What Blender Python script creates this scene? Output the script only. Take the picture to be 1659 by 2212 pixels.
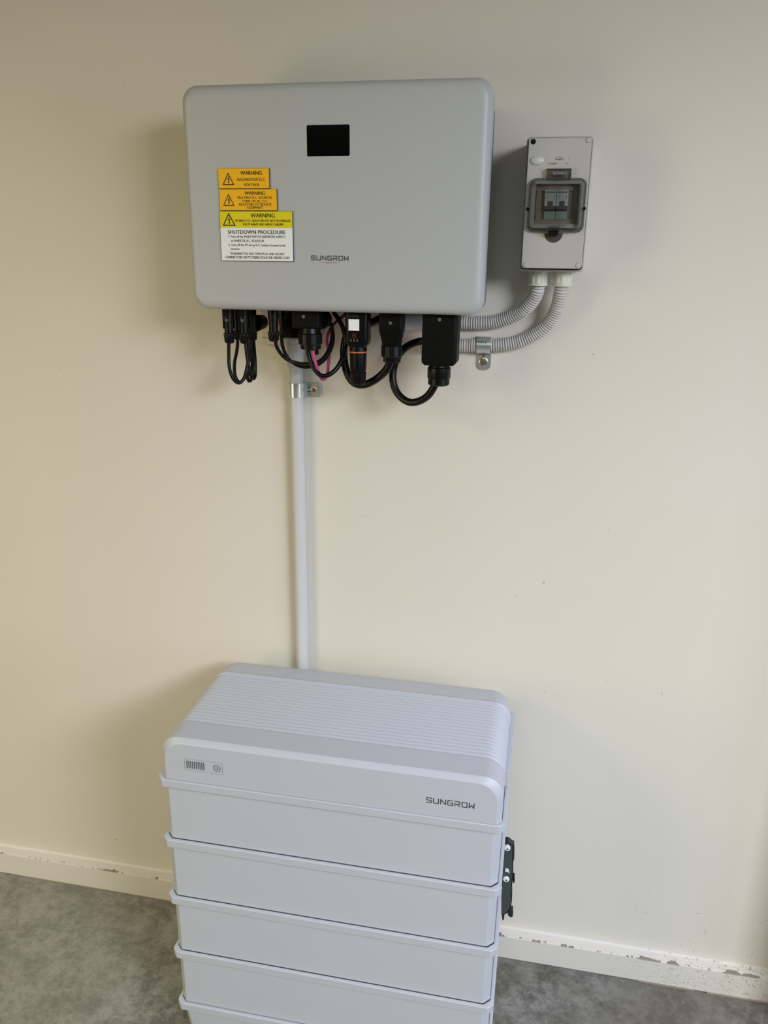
import bpy, math, random
from mathutils import Vector, Matrix
random.seed(4)
S = bpy.context.scene
for o in list(bpy.data.objects): bpy.data.objects.remove(o)
COL = S.collection

# ------------------------------------------------------------------ camera
W, H, F = 1659.0, 2212.0, 1732.5014
CAM = Vector((.3263, -1.4797, 1.5206))
def rot(pitch, yaw, roll):
    p, y, r = map(math.radians, (pitch, yaw, roll))
    return Matrix.Rotation(y, 3, 'Z') @ Matrix.Rotation(p, 3, 'X') @ Matrix.Rotation(r, 3, 'Y')
M3 = rot(-17.8193, 11.0572, -.6575)
cd = bpy.data.cameras.new('camera'); cam = bpy.data.objects.new('camera', cd); COL.objects.link(cam)
cd.sensor_fit = 'VERTICAL'; cd.sensor_height = 36; cd.lens = F / H * 36; cd.clip_start = .02
R4 = Matrix((M3.col[0], M3.col[2], -M3.col[1])).transposed().to_4x4()
cam.matrix_world = Matrix.Translation(CAM) @ R4
S.camera = cam
def at(u, v, y):                      # surveyed pixel -> point on the plane y
    d = M3 @ Vector(((u - W / 2) / F, 1, -(v - H / 2) / F))
    return CAM + d * ((y - CAM.y) / d.y)

# ------------------------------------------------------------------ light and exposure
S.view_settings.view_transform = 'Standard'; S.view_settings.look = 'None'
S.view_settings.gamma = 1; S.view_settings.exposure = 0.04; S.view_settings.use_curve_mapping = False
wd = bpy.data.worlds.new('world'); S.world = wd; wd.use_nodes = True
bg = wd.node_tree.nodes['Background']; bg.inputs[0].default_value = (1, .95, .86, 1); bg.inputs[1].default_value = .33
def area(name, loc, target, sx, sz, power, col, spread=180):
    l = bpy.data.lights.new(name, 'AREA'); l.shape = 'RECTANGLE'; l.size = sx; l.size_y = sz; l.energy = power; l.color = col
    l.spread = math.radians(spread)
    o = bpy.data.objects.new(name, l); COL.objects.link(o); o.location = loc
    o.rotation_euler = (Vector(target) - Vector(loc)).to_track_quat('-Z', 'Y').to_euler()
# daylight from the open side of the garage: cool sky on the right, warm bounce on the left, steep light under the door head; plus an overhead fill
area('daylight_left_side', (-1.9, -1.9, 0.9), (.1, 0, 0.7), 0.7, 0.9, 12.18, (1.000, 0.698, 0.518), 180)
area('daylight_left_high', (-1.9, -1.9, 2.1), (.1, 0, -0.1), 1, 0.7, 5.05, (0.980, 1.000, 0.408), 95)
area('daylight_right_near', (1.9, -1.9, 2.1), (.1, 0, -0.1), 1, 0.7, 10.51, (0.863, 0.814, 1.000), 95)
area('daylight_right_high', (2.4, -2.7, 2.3), (.1, 0, -0.2), 1.2, 0.7, 12.49, (0.845, 1.000, 0.907), 80)
area('daylight_door_head', (0.2, -2.5, 2.35), (.1, 0, 0), 2.5, 0.6, 3.14, (0.821, 1.000, 0.718), 80)
area('fill_overhead', (0.2, -1.4, 2.4), (.1, 0, -0.2), 2.5, 0.6, 1.65, (0.300, 0.300, 1.000), 70)  # added fill with no source of its own, brightens the battery lid top
area('daylight_right_side', (3.6, -1.9, 1.2), (.1, 0, 0.7), 0.8, 1.2, 20.19, (0.816, 0.908, 1.000), 180)
bg.inputs[1].default_value = .02

# ------------------------------------------------------------------ materials
def mat(name, col, rough=.5, metal=0, bump=0, bscale=300, spec=.5, coat=0):
    m = bpy.data.materials.new(name); m.use_nodes = True; nt = m.node_tree; b = nt.nodes['Principled BSDF']
    b.inputs['Base Color'].default_value = (*col, 1); b.inputs['Roughness'].default_value = rough
    b.inputs['Metallic'].default_value = metal; b.inputs['Specular IOR Level'].default_value = spec
    b.inputs['Coat Weight'].default_value = coat
    tc = nt.nodes.new('ShaderNodeTexCoord'); n = nt.nodes.new('ShaderNodeTexNoise')
    nt.links.new(tc.outputs['Object'], n.inputs['Vector']); n.inputs['Scale'].default_value = bscale; n.inputs['Detail'].default_value = 3
    if bump:
        bp = nt.nodes.new('ShaderNodeBump'); bp.inputs['Strength'].default_value = bump; bp.inputs['Distance'].default_value = .001
        nt.links.new(n.outputs[0], bp.inputs['Height']); nt.links.new(bp.outputs[0], b.inputs['Normal'])
    mr = nt.nodes.new('ShaderNodeMapRange'); mr.inputs[3].default_value = rough * .92; mr.inputs[4].default_value = min(1, rough * 1.08)
    nt.links.new(n.outputs[0], mr.inputs[0]); nt.links.new(mr.outputs[0], b.inputs['Roughness'])
    return m
class G:                              # tiny node helper
    def __init__(s, name):
        s.m = bpy.data.materials.new(name); s.m.use_nodes = True; s.nt = s.m.node_tree; s.b = s.nt.nodes['Principled BSDF']
        g = s.nt.nodes.new('ShaderNodeNewGeometry'); s.pos = g.outputs['Position']
        sp = s.nt.nodes.new('ShaderNodeSeparateXYZ'); s.nt.links.new(s.pos, sp.inputs[0]); s.x, s.y, s.z = sp.outputs
    def set(s, node, i, v):
        if isinstance(v, (int, float)): node.inputs[i].default_value = v
        elif isinstance(v, tuple): node.inputs[i].default_value = v
        else: s.nt.links.new(v, node.inputs[i])
    def noise(s, scale, detail=3, rough=.5, dist=0, stretch=None, off=0):
        v = s.pos
        if stretch or off:
            mp = s.nt.nodes.new('ShaderNodeMapping'); s.nt.links.new(v, mp.inputs[0]); mp.inputs['Scale'].default_value = stretch or (1, 1, 1); mp.inputs['Location'].default_value = (off, off, off); v = mp.outputs[0]
        n = s.nt.nodes.new('ShaderNodeTexNoise'); s.nt.links.new(v, n.inputs['Vector'])
        n.inputs['Scale'].default_value = scale; n.inputs['Detail'].default_value = detail; n.inputs['Roughness'].default_value = rough; n.inputs['Distortion'].default_value = dist
        return n.outputs[0]
    def math(s, op, a, b=0.0, c=0.0):
        n = s.nt.nodes.new('ShaderNodeMath'); n.operation = op
        s.set(n, 0, a); s.set(n, 1, b); s.set(n, 2, c); return n.outputs[0]
    def step(s, v, lo, hi, a=0.0, b=1.0):
        n = s.nt.nodes.new('ShaderNodeMapRange'); s.set(n, 0, v); s.set(n, 1, lo); s.set(n, 2, hi); s.set(n, 3, a); s.set(n, 4, b); return n.outputs[0]
    def mix(s, f, a, b):
        n = s.nt.nodes.new('ShaderNodeMix'); n.data_type = 'RGBA'; s.set(n, 0, f)
        for i, v in ((6, a), (7, b)):
            if isinstance(v, tuple): n.inputs[i].default_value = (*v, 1)
            else: s.nt.links.new(v, n.inputs[i])
        return n.outputs[2]
    def out(s, col, rough, bump=None, strength=.2, dist=.001):
        s.nt.links.new(col, s.b.inputs['Base Color']); s.set(s.b, 'Roughness', rough) if not isinstance(rough, (int, float)) else setattr(s.b.inputs['Roughness'], 'default_value', rough)
        if bump is not None:
            bp = s.nt.nodes.new('ShaderNodeBump'); bp.inputs['Strength'].default_value = strength; bp.inputs['Distance'].default_value = dist
            s.nt.links.new(bump, bp.inputs['Height']); s.nt.links.new(bp.outputs[0], s.b.inputs['Normal'])
        return s.m
# painted plaster wall, scuffs low down on the right
g = G('painted_wall')
wcol = g.mix(g.step(g.noise(2.2, 2), .35, .65), (.735, .685, .61), (.755, .705, .635))
reg = g.math('MULTIPLY', g.step(g.x, .42, .86), g.step(g.z, .42, .07))
sc = g.math('MULTIPLY', g.step(g.noise(75, 5, .7, 1.2, (1, 1, 1.3)), .645, .67), reg)
sc2 = g.step(g.noise(38, 2, .5, 1.5, None, 7), .785, .80)
wcol = g.mix(g.math('MULTIPLY', g.math('MAXIMUM', sc, g.math('MULTIPLY', sc2, .6)), .9), wcol, (.22, .19, .15))
for sx, sz, sr in ((.4110, 1.3560, .0045), (.3560, .9150, .0045), (-.1905, .7640, .0022), (-.1830, .7430, .0025), (.4930, .7150, .0025), (.3760, .6740, .005), (.3010, 1.2960, .003), (.5780, .9950, .002), (.3050, .8800, .003)):
    d2 = g.math('SQRT', g.math('ADD', g.math('POWER', g.math('SUBTRACT', g.x, sx), 2.0), g.math('POWER', g.math('MULTIPLY', g.math('SUBTRACT', g.z, sz), .7), 2.0)))
    wcol = g.mix(g.math('MULTIPLY', g.step(g.math('ADD', d2, g.math('MULTIPLY', g.noise(260, 3, .6, 2, None, sr * 100), sr * 2.2)), sr * 1.45, sr * 1.25), .65), wcol, (.36, .27, .19))
WALL = g.out(wcol, .6, g.noise(420, 3, .6), .12)
g.b.inputs['Specular IOR Level'].default_value = .3
# skirting: chipped arris and dirt flecks
g = G('skirting_paint')
yy = g.math('MULTIPLY', g.y, -1.0)
ledge = g.step(g.z, .0585, .0618)
front = g.step(yy, .0165, .0235)
rx = g.step(g.x, .25, .85)
chn = g.noise(26, 4, .6, .8, (1, .6, 1))
chip = g.math('MULTIPLY', g.step(g.math('ADD', chn, g.math('ADD', g.math('MULTIPLY', rx, .150), g.math('MULTIPLY', front, .10))), .688, .70), g.math('MULTIPLY', ledge, g.step(yy, .014, .018)))
chipl = g.math('MULTIPLY', g.step(g.noise(120, 3, .6), .60, .62), g.math('MULTIPLY', ledge, g.step(yy, .0195, .0225)))
fleck = g.math('MULTIPLY', g.step(g.noise(120, 4, .65, 1.5, (1, 1, 1.6)), .585, .615), g.step(g.x, .50, .84))
allm = g.math('MAXIMUM', g.math('MAXIMUM', chip, chipl), g.math('MULTIPLY', fleck, .8))
scol = g.mix(allm, (.77, .725, .67), (.27, .235, .19))
SKIRT = g.out(scol, .4, g.math('MULTIPLY', allm, -1.0), .4, .0006)
# worn concrete floor
g = G('concrete')
a = g.noise(11, 9, .72, .25); b_ = g.noise(55, 9, .74, .2, None, 3); c_ = g.noise(2.2, 3, .5)
mixv = g.math('ADD', g.math('MULTIPLY', a, .55), g.math('MULTIPLY', b_, .45))
fc = g.mix(g.step(mixv, .43, .57), (.105, .10, .088), (.335, .325, .295))
fc = g.mix(g.math('MULTIPLY', g.step(b_, .60, .72), g.step(c_, .40, .62, .1, .8)), fc, (.40, .39, .36))
fc = g.mix(g.math('MULTIPLY', g.step(c_, .5, .62), .45), fc, (.19, .165, .125))
fx = g.math('ADD', g.x, g.math('MULTIPLY', g.math('SUBTRACT', c_, .5), 1.2))  # light balance painted into the concrete colour: left side lightened, right side darkened
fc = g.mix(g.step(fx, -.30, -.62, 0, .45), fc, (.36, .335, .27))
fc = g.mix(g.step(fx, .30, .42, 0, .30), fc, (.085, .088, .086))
fc = g.mix(g.step(g.noise(140, 2, .5, 0, None, 5), .775, .79), fc, (.85, .83, .78))
fc = g.mix(g.math('MULTIPLY', g.step(g.noise(190, 3, .6, 0, None, 9), .60, .72), .6), fc, (.09, .085, .075))
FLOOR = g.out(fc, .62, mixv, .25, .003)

CASE = mat('satin_grey_case', (.48, .49, .505), .42, .0, .12, 900)
CASEBODY = mat('dark_case_body', (.10, .10, .10), .5)
BATT = mat('battery_shell', (.51, .53, .605), .42, 0, .12, 900)
BATT2 = mat('battery_seam', (.10, .105, .11), .6)
BLK = mat('black_plastic', (.0025, .0027, .003), .36, 0, .05, 400, spec=.26)
BLKM = mat('matt_black_plastic', (.0025, .0025, .0026), .5, 0, .1, 500, spec=.16)
RUB = mat('black_cable', (.0025, .0025, .0025), .36, spec=.28)
GLASSB = mat('black_display', (.002, .002, .002), .12, spec=.25)
PINK = mat('pink_cable', (.50, .07, .20), .45)
PIPE = mat('grey_conduit', (.64, .64, .65), .4)
CORR = mat('corrugated_conduit', (.60, .575, .55), .45)
GLAND = mat('cream_gland', (.66, .66, .56), .4)
ZINC = mat('zinc_steel', (.72, .75, .73), .33, .75, .1, 60)
COPPER = mat('rusty_screw', (.35, .15, .08), .4, .6)
BRASS = mat('brass_screw', (.30, .24, .12), .4, .7)
SILV = mat('silver_screw', (.7, .7, .7), .25, .9)
ENC = mat('enclosure_grey', (.50, .475, .45), .45, 0, .05, 300)
ENCW = mat('pale_plastic', (.62, .60, .58), .4)
ENCIN = mat('enclosure_interior', (.42, .37, .31), .6)
YEL = mat('amber_label', (.98, .50, .004), .45)
LIME = mat('yellow_label', (.82, .66, .004), .45)
WHT = mat('white_label', (.90, .91, .92), .45)
INK = mat('black_ink', (.012, .01, .01), .5)
LABEDGE = mat('label_core', (.03, .025, .02), .6)
GREYINK = mat('grey_ink', (.06, .065, .075), .5)
ORANGE = mat('orange_ring', (.75, .14, .03), .4)
RED = mat('orange_swoosh', (.60, .13, .05), .5)
BLUEP = mat('blue_print', (.03, .13, .28), .5)
BRK = mat('breaker_white', (.66, .70, .70), .4)
BRKG = mat('breaker_grey', (.13, .13, .15), .5)
BRKT = mat('breaker_lower', (.36, .46, .45), .4)
WHITEP = mat('white_plastic', (.80, .82, .84), .35)
DIM = mat('faint_print', (.12, .12, .12), .5)
DIMO = mat('faint_orange_print', (.20, .05, .02), .5)
def clear(name, tint, gl=.12, rough=.06):
    m = bpy.data.materials.new(name); m.use_nodes = True; nt = m.node_tree
    for n in list(nt.nodes): nt.nodes.remove(n)
    o = nt.nodes.new('ShaderNodeOutputMaterial'); t = nt.nodes.new('ShaderNodeBsdfTransparent'); t.inputs[0].default_value = (*tint, 1)
    gs = nt.nodes.new('ShaderNodeBsdfGlossy'); gs.inputs['Roughness'].default_value = rough; gs.inputs[0].default_value = (.9, .91, .93, 1)
    f = nt.nodes.new('ShaderNodeFresnel'); f.inputs[0].default_value = 1.5
    ad = nt.nodes.new('ShaderNodeMath'); ad.operation = 'ADD'; ad.inputs[1].default_value = gl; nt.links.new(f.outputs[0], ad.inputs[0])
    mx = nt.nodes.new('ShaderNodeMixShader'); nt.links.new(ad.outputs[0], mx.inputs[0]); nt.links.new(t.outputs[0], mx.inputs[1]); nt.links.new(gs.outputs[0], mx.inputs[2]); nt.links.new(mx.outputs[0], o.inputs[0])
    return m
PANE = clear('clear_pane', (.88, .87, .84), .02, .04)
SMOKE = clear('smoked_plastic', (.82, .81, .80), .06, .25)
HINGE = clear('hinge_plastic', (.80, .78, .75), .05, .2)

# ------------------------------------------------------------------ mesh building
def circ(r, n=24, ph=0): return [(r * math.cos(ph + 2 * math.pi * i / n), r * math.sin(ph + 2 * math.pi * i / n)) for i in range(n)]
def rrect(x0, x1, y0, y1, r, n=6):
    if isinstance(r, (int, float)): r = (r,) * 4           # bl, br, tr, tl
    P = []
    for cx, cy, a, q in ((x0 + r[0], y0 + r[0], 180, r[0]), (x1 - r[1], y0 + r[1], 270, r[1]), (x1 - r[2], y1 - r[2], 0, r[2]), (x0 + r[3], y1 - r[3], 90, r[3])):
        for i in range(n + 1):
            t = math.radians(a + 90 * i / n); P.append((cx + q * math.cos(t), cy + q * math.sin(t)))
    return P
class MB:
    def __init__(s): s.v = []; s.f = []
    def loft(s, rings, cap0=True, cap1=True):
        n = len(rings[0]); b = len(s.v)
        for r in rings: s.v += [tuple(p) for p in r]
        for k in range(len(rings) - 1):
            for i in range(n):
                j = (i + 1) % n; s.f.append((b + k * n + i, b + k * n + j, b + (k + 1) * n + j, b + (k + 1) * n + i))
        if cap0: s.f.append(tuple(b + i for i in range(n))[::-1])
        if cap1: s.f.append(tuple(b + (len(rings) - 1) * n + i for i in range(n)))
        return s
    def box(s, x0, x1, y0, y1, z0, z1):
        return s.loft([[(x0, y0, z), (x1, y0, z), (x1, y1, z), (x0, y1, z)] for z in (z0, z1)])
    def prism_y(s, poly, y0, y1):                           # poly in xz
        return s.loft([[(p[0], y, p[1]) for p in poly] for y in (y0, y1)])
    def prism_z(s, poly, z0, z1):
        return s.loft([[(p[0], p[1], z) for p in poly] for z in (z0, z1)])
    def turn(s, c, prof, axis='z', n=28, knurl=0, kn=12, hexa=False):   # prof: (position along axis, radius)
        R = []
        for t, r in prof:
            pts = []
            for i in range(n):
                a = 2 * math.pi * i / n; q = r * (1 - knurl * (0.5 + .5 * math.cos(kn * a)) ** 3) if knurl else r
                if hexa: q = r * math.cos(math.pi / 6) / math.cos((a % (math.pi / 3)) - math.pi / 6)
                ca, sa = q * math.cos(a), q * math.sin(a)
                pts.append((c[0] + ca, c[1] + sa, c[2] + t) if axis == 'z' else ((c[0] + ca, c[1] + t, c[2] + sa) if axis == 'y' else (c[0] + t, c[1] + ca, c[2] + sa)))
            R.append(pts)
        return s.loft(R)
    def sweep(s, P, rad, n=14):
        P = [Vector(p) for p in P]; R = []; up = Vector((.3, 1, .2)).normalized()
        for i, p in enumerate(P):
            t = (P[min(i + 1, len(P) - 1)] - P[max(i - 1, 0)]).normalized()
            a = (up - t * up.dot(t)).normalized(); up = a; b = t.cross(a); r = rad(i) if callable(rad) else rad
            R.append([tuple(p + a * (r * math.cos(2 * math.pi * k / n)) + b * (r * math.sin(2 * math.pi * k / n))) for k in range(n)])
        return s.loft(R)
    def build(s, name, m, parent=None, bevel=0, seg=2, smooth=True, ang=35):
        me = bpy.data.meshes.new(name); v = s.v
        if parent is None:
            xs, ys, zs = zip(*v); org = Vector(((min(xs) + max(xs)) / 2, (min(ys) + max(ys)) / 2, min(zs))); v = [tuple(Vector(p) - org) for p in v]
        me.from_pydata(v, [], s.f); me.validate(); me.update()
        import bmesh
        bm = bmesh.new(); bm.from_mesh(me); bmesh.ops.recalc_face_normals(bm, faces=bm.faces); bm.to_mesh(me); bm.free()
        me.materials.append(m)
        o = bpy.data.objects.new(name, me); COL.objects.link(o)
        if smooth:
            for p in me.polygons: p.use_smooth = True
            me.set_sharp_from_angle(angle=math.radians(ang))
        if bevel:
            b = o.modifiers.new('bevel', 'BEVEL'); b.width = bevel; b.segments = seg; b.limit_method = 'ANGLE'; b.angle_limit = math.radians(40); b.harden_normals = True
        if parent is None: o.location = org
        else: adopt(o, parent)
        return o
def world_loc(o):
    t = Vector((0, 0, 0))
    while o is not None and o.type == 'EMPTY': t += o.location; o = o.parent
    return t
def adopt(o, parent):
    o.parent = parent
    root = parent
    while root.parent: root = root.parent
    if parent is root: o.matrix_parent_inverse = Matrix.Translation(-root.location)
    # deeper levels: the mesh parent already sits at the world origin
def tag(o, label, cat, group=None, kind=None):
    if label: o['label'] = label
    if cat: o['category'] = cat
    if group: o['group'] = group
    if kind: o['kind'] = kind
    return o
def thing(name, loc, label, cat, group=None):
    o = bpy.data.objects.new(name, None); o.empty_display_size = .05; COL.objects.link(o); o.location = loc
    return tag(o, label, cat, group)
def smoothpath(pts, step=.003):
    P = [Vector(p) for p in pts]; P = [P[0] * 2 - P[1]] + P + [P[-1] * 2 - P[-2]]; out = []
    for i in range(1, len(P) - 2):
        p0, p1, p2, p3 = P[i - 1:i + 3]; n = max(2, int((p2 - p1).length / step))
        for k in range(n):
            t = k / n
            out.append(.5 * ((2 * p1) + (p2 - p0) * t + (2 * p0 - 5 * p1 + 4 * p2 - p3) * t * t + (3 * p1 - p0 - 3 * p2 + p3) * t ** 3))
    out.append(P[-2]); return out
def cable_path(pts):
    P = [at(u, v, y) for u, v, y in pts]
    if P[-1].z > 1.395: P.append(Vector((P[-1].x, P[-1].y + .004, 1.4286)))   # ends in the underside of the inverter
    return smoothpath(P)

# ------------------------------------------------------------------ lettering
def text_mesh(s, bold=0):
    c = bpy.data.curves.new('t', 'FONT'); c.body = s; c.offset = bold; c.resolution_u = 3
    o = bpy.data.objects.new('t', c); COL.objects.link(o)
    bpy.context.view_layer.update(); dg = bpy.context.evaluated_depsgraph_get()
    me = bpy.data.meshes.new_from_object(o.evaluated_get(dg)); bpy.data.objects.remove(o)
    v = [tuple(p.co) for p in me.vertices]; f = [tuple(p.vertices) for p in me.polygons]; bpy.data.meshes.remove(me)
    return v, f
CAP = max(p[1] for p in text_mesh('H')[0])
def put_text(mb, s, x0, x1, z0, z1, y, bold=0, shear=0):    # cap height z0..z1, width x0..x1, facing -y
    v, f = text_mesh(s, bold); a = min(p[0] for p in v); b = max(p[0] for p in v); n = len(mb.v)
    k = (x1 - x0) / (b - a); q = (z1 - z0) / CAP
    mb.v += [(x0 + (p[0] - a) * k, y, z0 + p[1] * q) for p in v]; mb.f += [tuple(n + i for i in g_) for g_ in f]
def stroke(mb, pts, w, y, closed=False):
    m = len(pts)
    for i in range(m if closed else m - 1):
        a = Vector(pts[i]); b = Vector(pts[(i + 1) % m]); d = (b - a).normalized(); n = Vector((-d.y, d.x)) * w / 2; a = a - d * w / 2 * .8; b = b + d * w / 2 * .8
        k = len(mb.v); mb.v += [(q.x, y - .00002 * (i % 3), q.y) for q in (a + n, a - n, b - n, b + n)]; mb.f.append((k, k + 1, k + 2, k + 3))
def wordmark(mb, x0, x1, z0, z1, y, w):
    L = [[[(1, .86), (.9, 1), (.1, 1), (0, .9), (0, .6), (.1, .5), (.9, .5), (1, .4), (1, .1), (.9, 0), (0, 0)]],
         [[(0, 1), (0, .12), (.1, 0), (.9, 0), (1, .12), (1, 1)]],
         [[(0, 0), (0, 1), (1, 0), (1, 1)]],
         [[(1, 1), (.1, 1), (0, .88), (0, .12), (.1, 0), (.9, 0), (1, .1), (1, .5), (.5, .5)]],
         [[(0, 0), (0, .58)], [(0, 1), (.9, 1), (1, .9), (1, .55), (.9, .45), (.3, .45), (1, 0)]],
         [[(0, .42), (0, .1), (.1, 0), (.9, 0), (1, .1), (1, .42)], [(0, .58), (0, .9), (.1, 1), (.9, 1), (1, .9), (1, .58)]],
         [[(0, 1), (0, 0), (.5, .6), (.95, 0), (1, 1)]]]
    n = 7; gap = .22; lw = (x1 - x0) / (n + gap * (n - 1)); h = w / 2
    for i, ps in enumerate(L):
        a = x0 + i * lw * (1 + gap)
        for p in ps: stroke(mb, [(a + h + q[0] * (lw - w), z0 + h + q[1] * (z1 - z0 - w)) for q in p], w, y)

# ------------------------------------------------------------------ the room
b = MB().box(-2.6, 1.3, 0, .12, -.1, 2.5); tag(b.build('wall_back', WALL, smooth=False), None, None, None, 'structure')
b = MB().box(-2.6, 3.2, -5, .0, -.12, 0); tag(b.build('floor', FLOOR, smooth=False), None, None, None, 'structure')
b = MB().box(-2.6, 3.2, -3.0, .12, 2.5, 2.6); tag(b.build('ceiling', mat('bare_ceiling', (.16, .14, .11), .8), smooth=False), None, None, None, 'structure')
sk = [(0, .0005), (-.0235, .0005), (-.0245, .0015), (-.0250, .0605), (-.0243, .0622), (-.0228, .0630), (-.004, .0648), (-.0012, .0668), (0, .0690)]
b = MB(); b.loft([[(x, p[0], p[1]) for p in sk] for x in (-2.6, .93)])
tag(b.build('baseboard_back', SKIRT, ang=14), None, None, None, 'structure')
b = MB().box(.93, 1.12, -.13, .0, 0, 2.5)
tag(b.build('wall_right', WALL, bevel=.003), None, None, None, 'structure')
b = MB(); rr = random.Random(2); x = -1.2
while x < .9:
    l = rr.uniform(.05, .2)
    if rr.random() < .75: b.box(x, min(x + l, .92), -.0275 - rr.uniform(0, .001), -.024, 0, .0012 + rr.uniform(0, .0008))
    x += l + rr.uniform(.0, .05)
tag(b.build('trim_1', mat('floor_grout', (.30, .26, .20), .8), smooth=False), None, None, None, 'structure')

# ------------------------------------------------------------------ wall conduit dropping behind the battery
pipe = thing('conduit_pipe', (-.1345, -.0135, .1), 'long pale grey conduit pipe running down the wall behind the battery cabinet', 'pipe')
MB().turn((-.1330, -.0135, 0), [(.10, .0130), (1.40, .0130)], n=32).build('pipe', PIPE, pipe)
MB().turn((-.1330, -.0165, 0), [(1.318, .0135), (1.319, .0158), (1.372, .0160), (1.373, .0152)], n=32).build('coupler', PIPE, pipe)
MB().turn((-.1330, -.0175, 0), [(1.346, .0170), (1.347, .0178), (1.359, .0178), (1.360, .017)], n=36, hexa=True).build('coupler_nut', PIPE, pipe, ang=20)
zl = at(585, 744, -.018).z
tr = MB().box(-.200, -.1480, -.0150, 0, zl + .012, 1.420).box(-.200, -.1480, -.0180, 0, zl, zl + .0125)
trk = tag(tr.build('conduit_box', WALL, bevel=.002), 'small wall-coloured conduit box on the wall behind the left plugs', 'box')

# ------------------------------------------------------------------ saddle clamps
def saddle(u0, name='pipe_saddle'): pass
sad = thing('pipe_saddle', (-.118, -.014, 1.257), 'zinc saddle clamp around the vertical conduit with a rusty screw', 'clamp')
def strap_profile(cx, cz, r, t=.0016, n=16):
    o_ = [(cx + (r + t) * math.cos(math.pi * i / n), -(r * 1.02) - 0 - (r + t) * math.sin(math.pi * i / n)) for i in range(n + 1)]
    return o_
cx, r_ = -.1330, .0134; z0, z1 = at(640, 860, -.027).z, at(640, 829, -.027).z
outer = [(cx - r_ - .0016, -.001)] + [(cx + (r_ + .0016) * math.cos(math.pi - math.pi * i / 20), -.0135 - (r_ + .0016) * math.sin(math.pi * i / 20)) for i in range(21)] + [(cx + r_ + .0018, -.0040), (cx + r_ + .004, -.0030), (-.0905, -.0030)]
inner = [(-.0905, -.0012), (cx + r_ + .003, -.0012), (cx + r_, -.003)] + [(cx + r_ * math.cos(math.pi * i / 20), -.0135 - r_ * math.sin(math.pi * i / 20)) for i in range(21)] + [(cx - r_, -.001)]
MB().prism_z(outer + inner, z0, z1).build('strap', ZINC, sad, ang=30)
zc = (z0 + z1) / 2; tabp = rrect(-.1180, -.0885, z0, z1, (.0005, .006, .006, .0005))
MB().prism_y(tabp, -.0042, -.0006).build('tab', ZINC, sad, bevel=.0004)
for dz in (-.0045, .0045): MB().box(cx + .006, cx + r_ + .0035, -.0290, -.003, zc + dz - .0005, zc + dz + .0005)
MB().box(-.1150, -.1030, -.0046, -.004, zc + .0035, zc + .0044).box(-.1150, -.1030, -.0046, -.004, zc - .0044, zc - .0035).build('slot', BLKM, sad)
sc = MB().turn((-.1020, -.0042, zc), [(0, .0062), (-.0010, .0060), (-.0016, .0050)], 'y').build('washer', ZINC, sad)
s2 = MB().turn((-.1020, -.0056, zc), [(0, .0046), (-.0010, .0042), (-.0016, .0024)], 'y').build('screw', COPPER, sad); s2['label'] = 'rusty copper-coloured screw head'

sad2 = thing('pipe_saddle', (.2165, -.014, 1.32), 'zinc saddle clamp over the lower corrugated conduit, tab pointing down', 'clamp')
a0 = at(1044, 745.5, -.014); cz = a0.z; xa, xb = at(1029.5, 745, -.027).x, at(1059.5, 745, -.027).x
pr = [(-.001, cz + .0145)] + [(-.0135 - .0146 * math.sin(math.pi * i / 20), cz + .0146 * math.cos(math.pi * i / 20)) for i in range(21)] + [(-.0038, cz - .0165), (-.0030, cz - .018), (-.0012, cz - .018), (-.0012, cz - .0134)] + [(-.0135 - .0130 * math.sin(math.pi * (20 - i) / 20), cz + .0130 * math.cos(math.pi * (20 - i) / 20)) for i in range(21)]
MB().loft([[(x, p[0], p[1]) for p in pr] for x in (xa, xb)]).build('strap', ZINC, sad2, ang=30)
zb = at(1043, 799, -.003).z
MB().prism_y(rrect(xa + .001, xb + .001, zb, cz - .0140, (.010, .010, .0005, .0005)), -.0042, -.0006).build('tab', ZINC, sad2, bevel=.0004)
p = at(1044.5, 781, -.004)
MB().turn((p.x, -.0042, p.z), [(0, .0078), (-.0006, .0076), (-.0012, .0062)], 'y').box(p.x - .0022, p.x + .0022, -.005, -.0042, p.z + .005, p.z + .018).build('keyhole', SILV, sad2)
MB().turn((p.x, -.0052, p.z), [(0, .0055), (-.0010, .0050), (-.0014, .003)], 'y').build('screw', BRASS, sad2)
b = MB()
p = at(1044, 739, -.0285)
for i in range(4): b.box(p.x - .008 + i * .004, p.x - .0065 + i * .004, -.0286, -.0274, p.z - .0015 - .0006 * (i % 2), p.z + .0015)
b.build('embossed_marks', SILV, sad2)

# ------------------------------------------------------------------ corrugated conduits
def corrugated(pts, dep, label, gl, extra=None):
    P = smoothpath([at(u, v, y) for (u, v), y in zip(pts, dep)], .0007)
    t = thing('corrugated_conduit', (P[0].x, P[0].y, P[0].z - .012), label, 'conduit', None)
    L = [0]
    for i in range(1, len(P)): L.append(L[-1] + (P[i] - P[i - 1]).length)
    pitch = .0043
    def rad(i):
        q = (L[i] / pitch) % 1; return .0092 + .0031 * min(1, max(0, 1.7 * math.sin(math.pi * q) - .25))
    MB().sweep(P, rad, 22).build('hose', CORR, t, ang=60)
    e = P[-1]; c = (gl, e.y, 0); zt = at(1163, 583, e.y).z
    z_ = lambda v: at(1163, v, e.y).z
    MB().turn(c, [(z_(617.5), .0158), (z_(617), .0165), (z_(611.5), .0166), (z_(611), .0155)], n=40).turn(c, [(z_(611.2), .0160), (z_(595), .0163), (z_(594.6), .0150)], n=40, knurl=.07, kn=10).turn(c, [(z_(595.5), .0166), (z_(583), .0170), (1.4985, .0170)], n=40).build('gland', GLAND, t, ang=30)
    if extra: extra(t, P[0])
    return t
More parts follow.
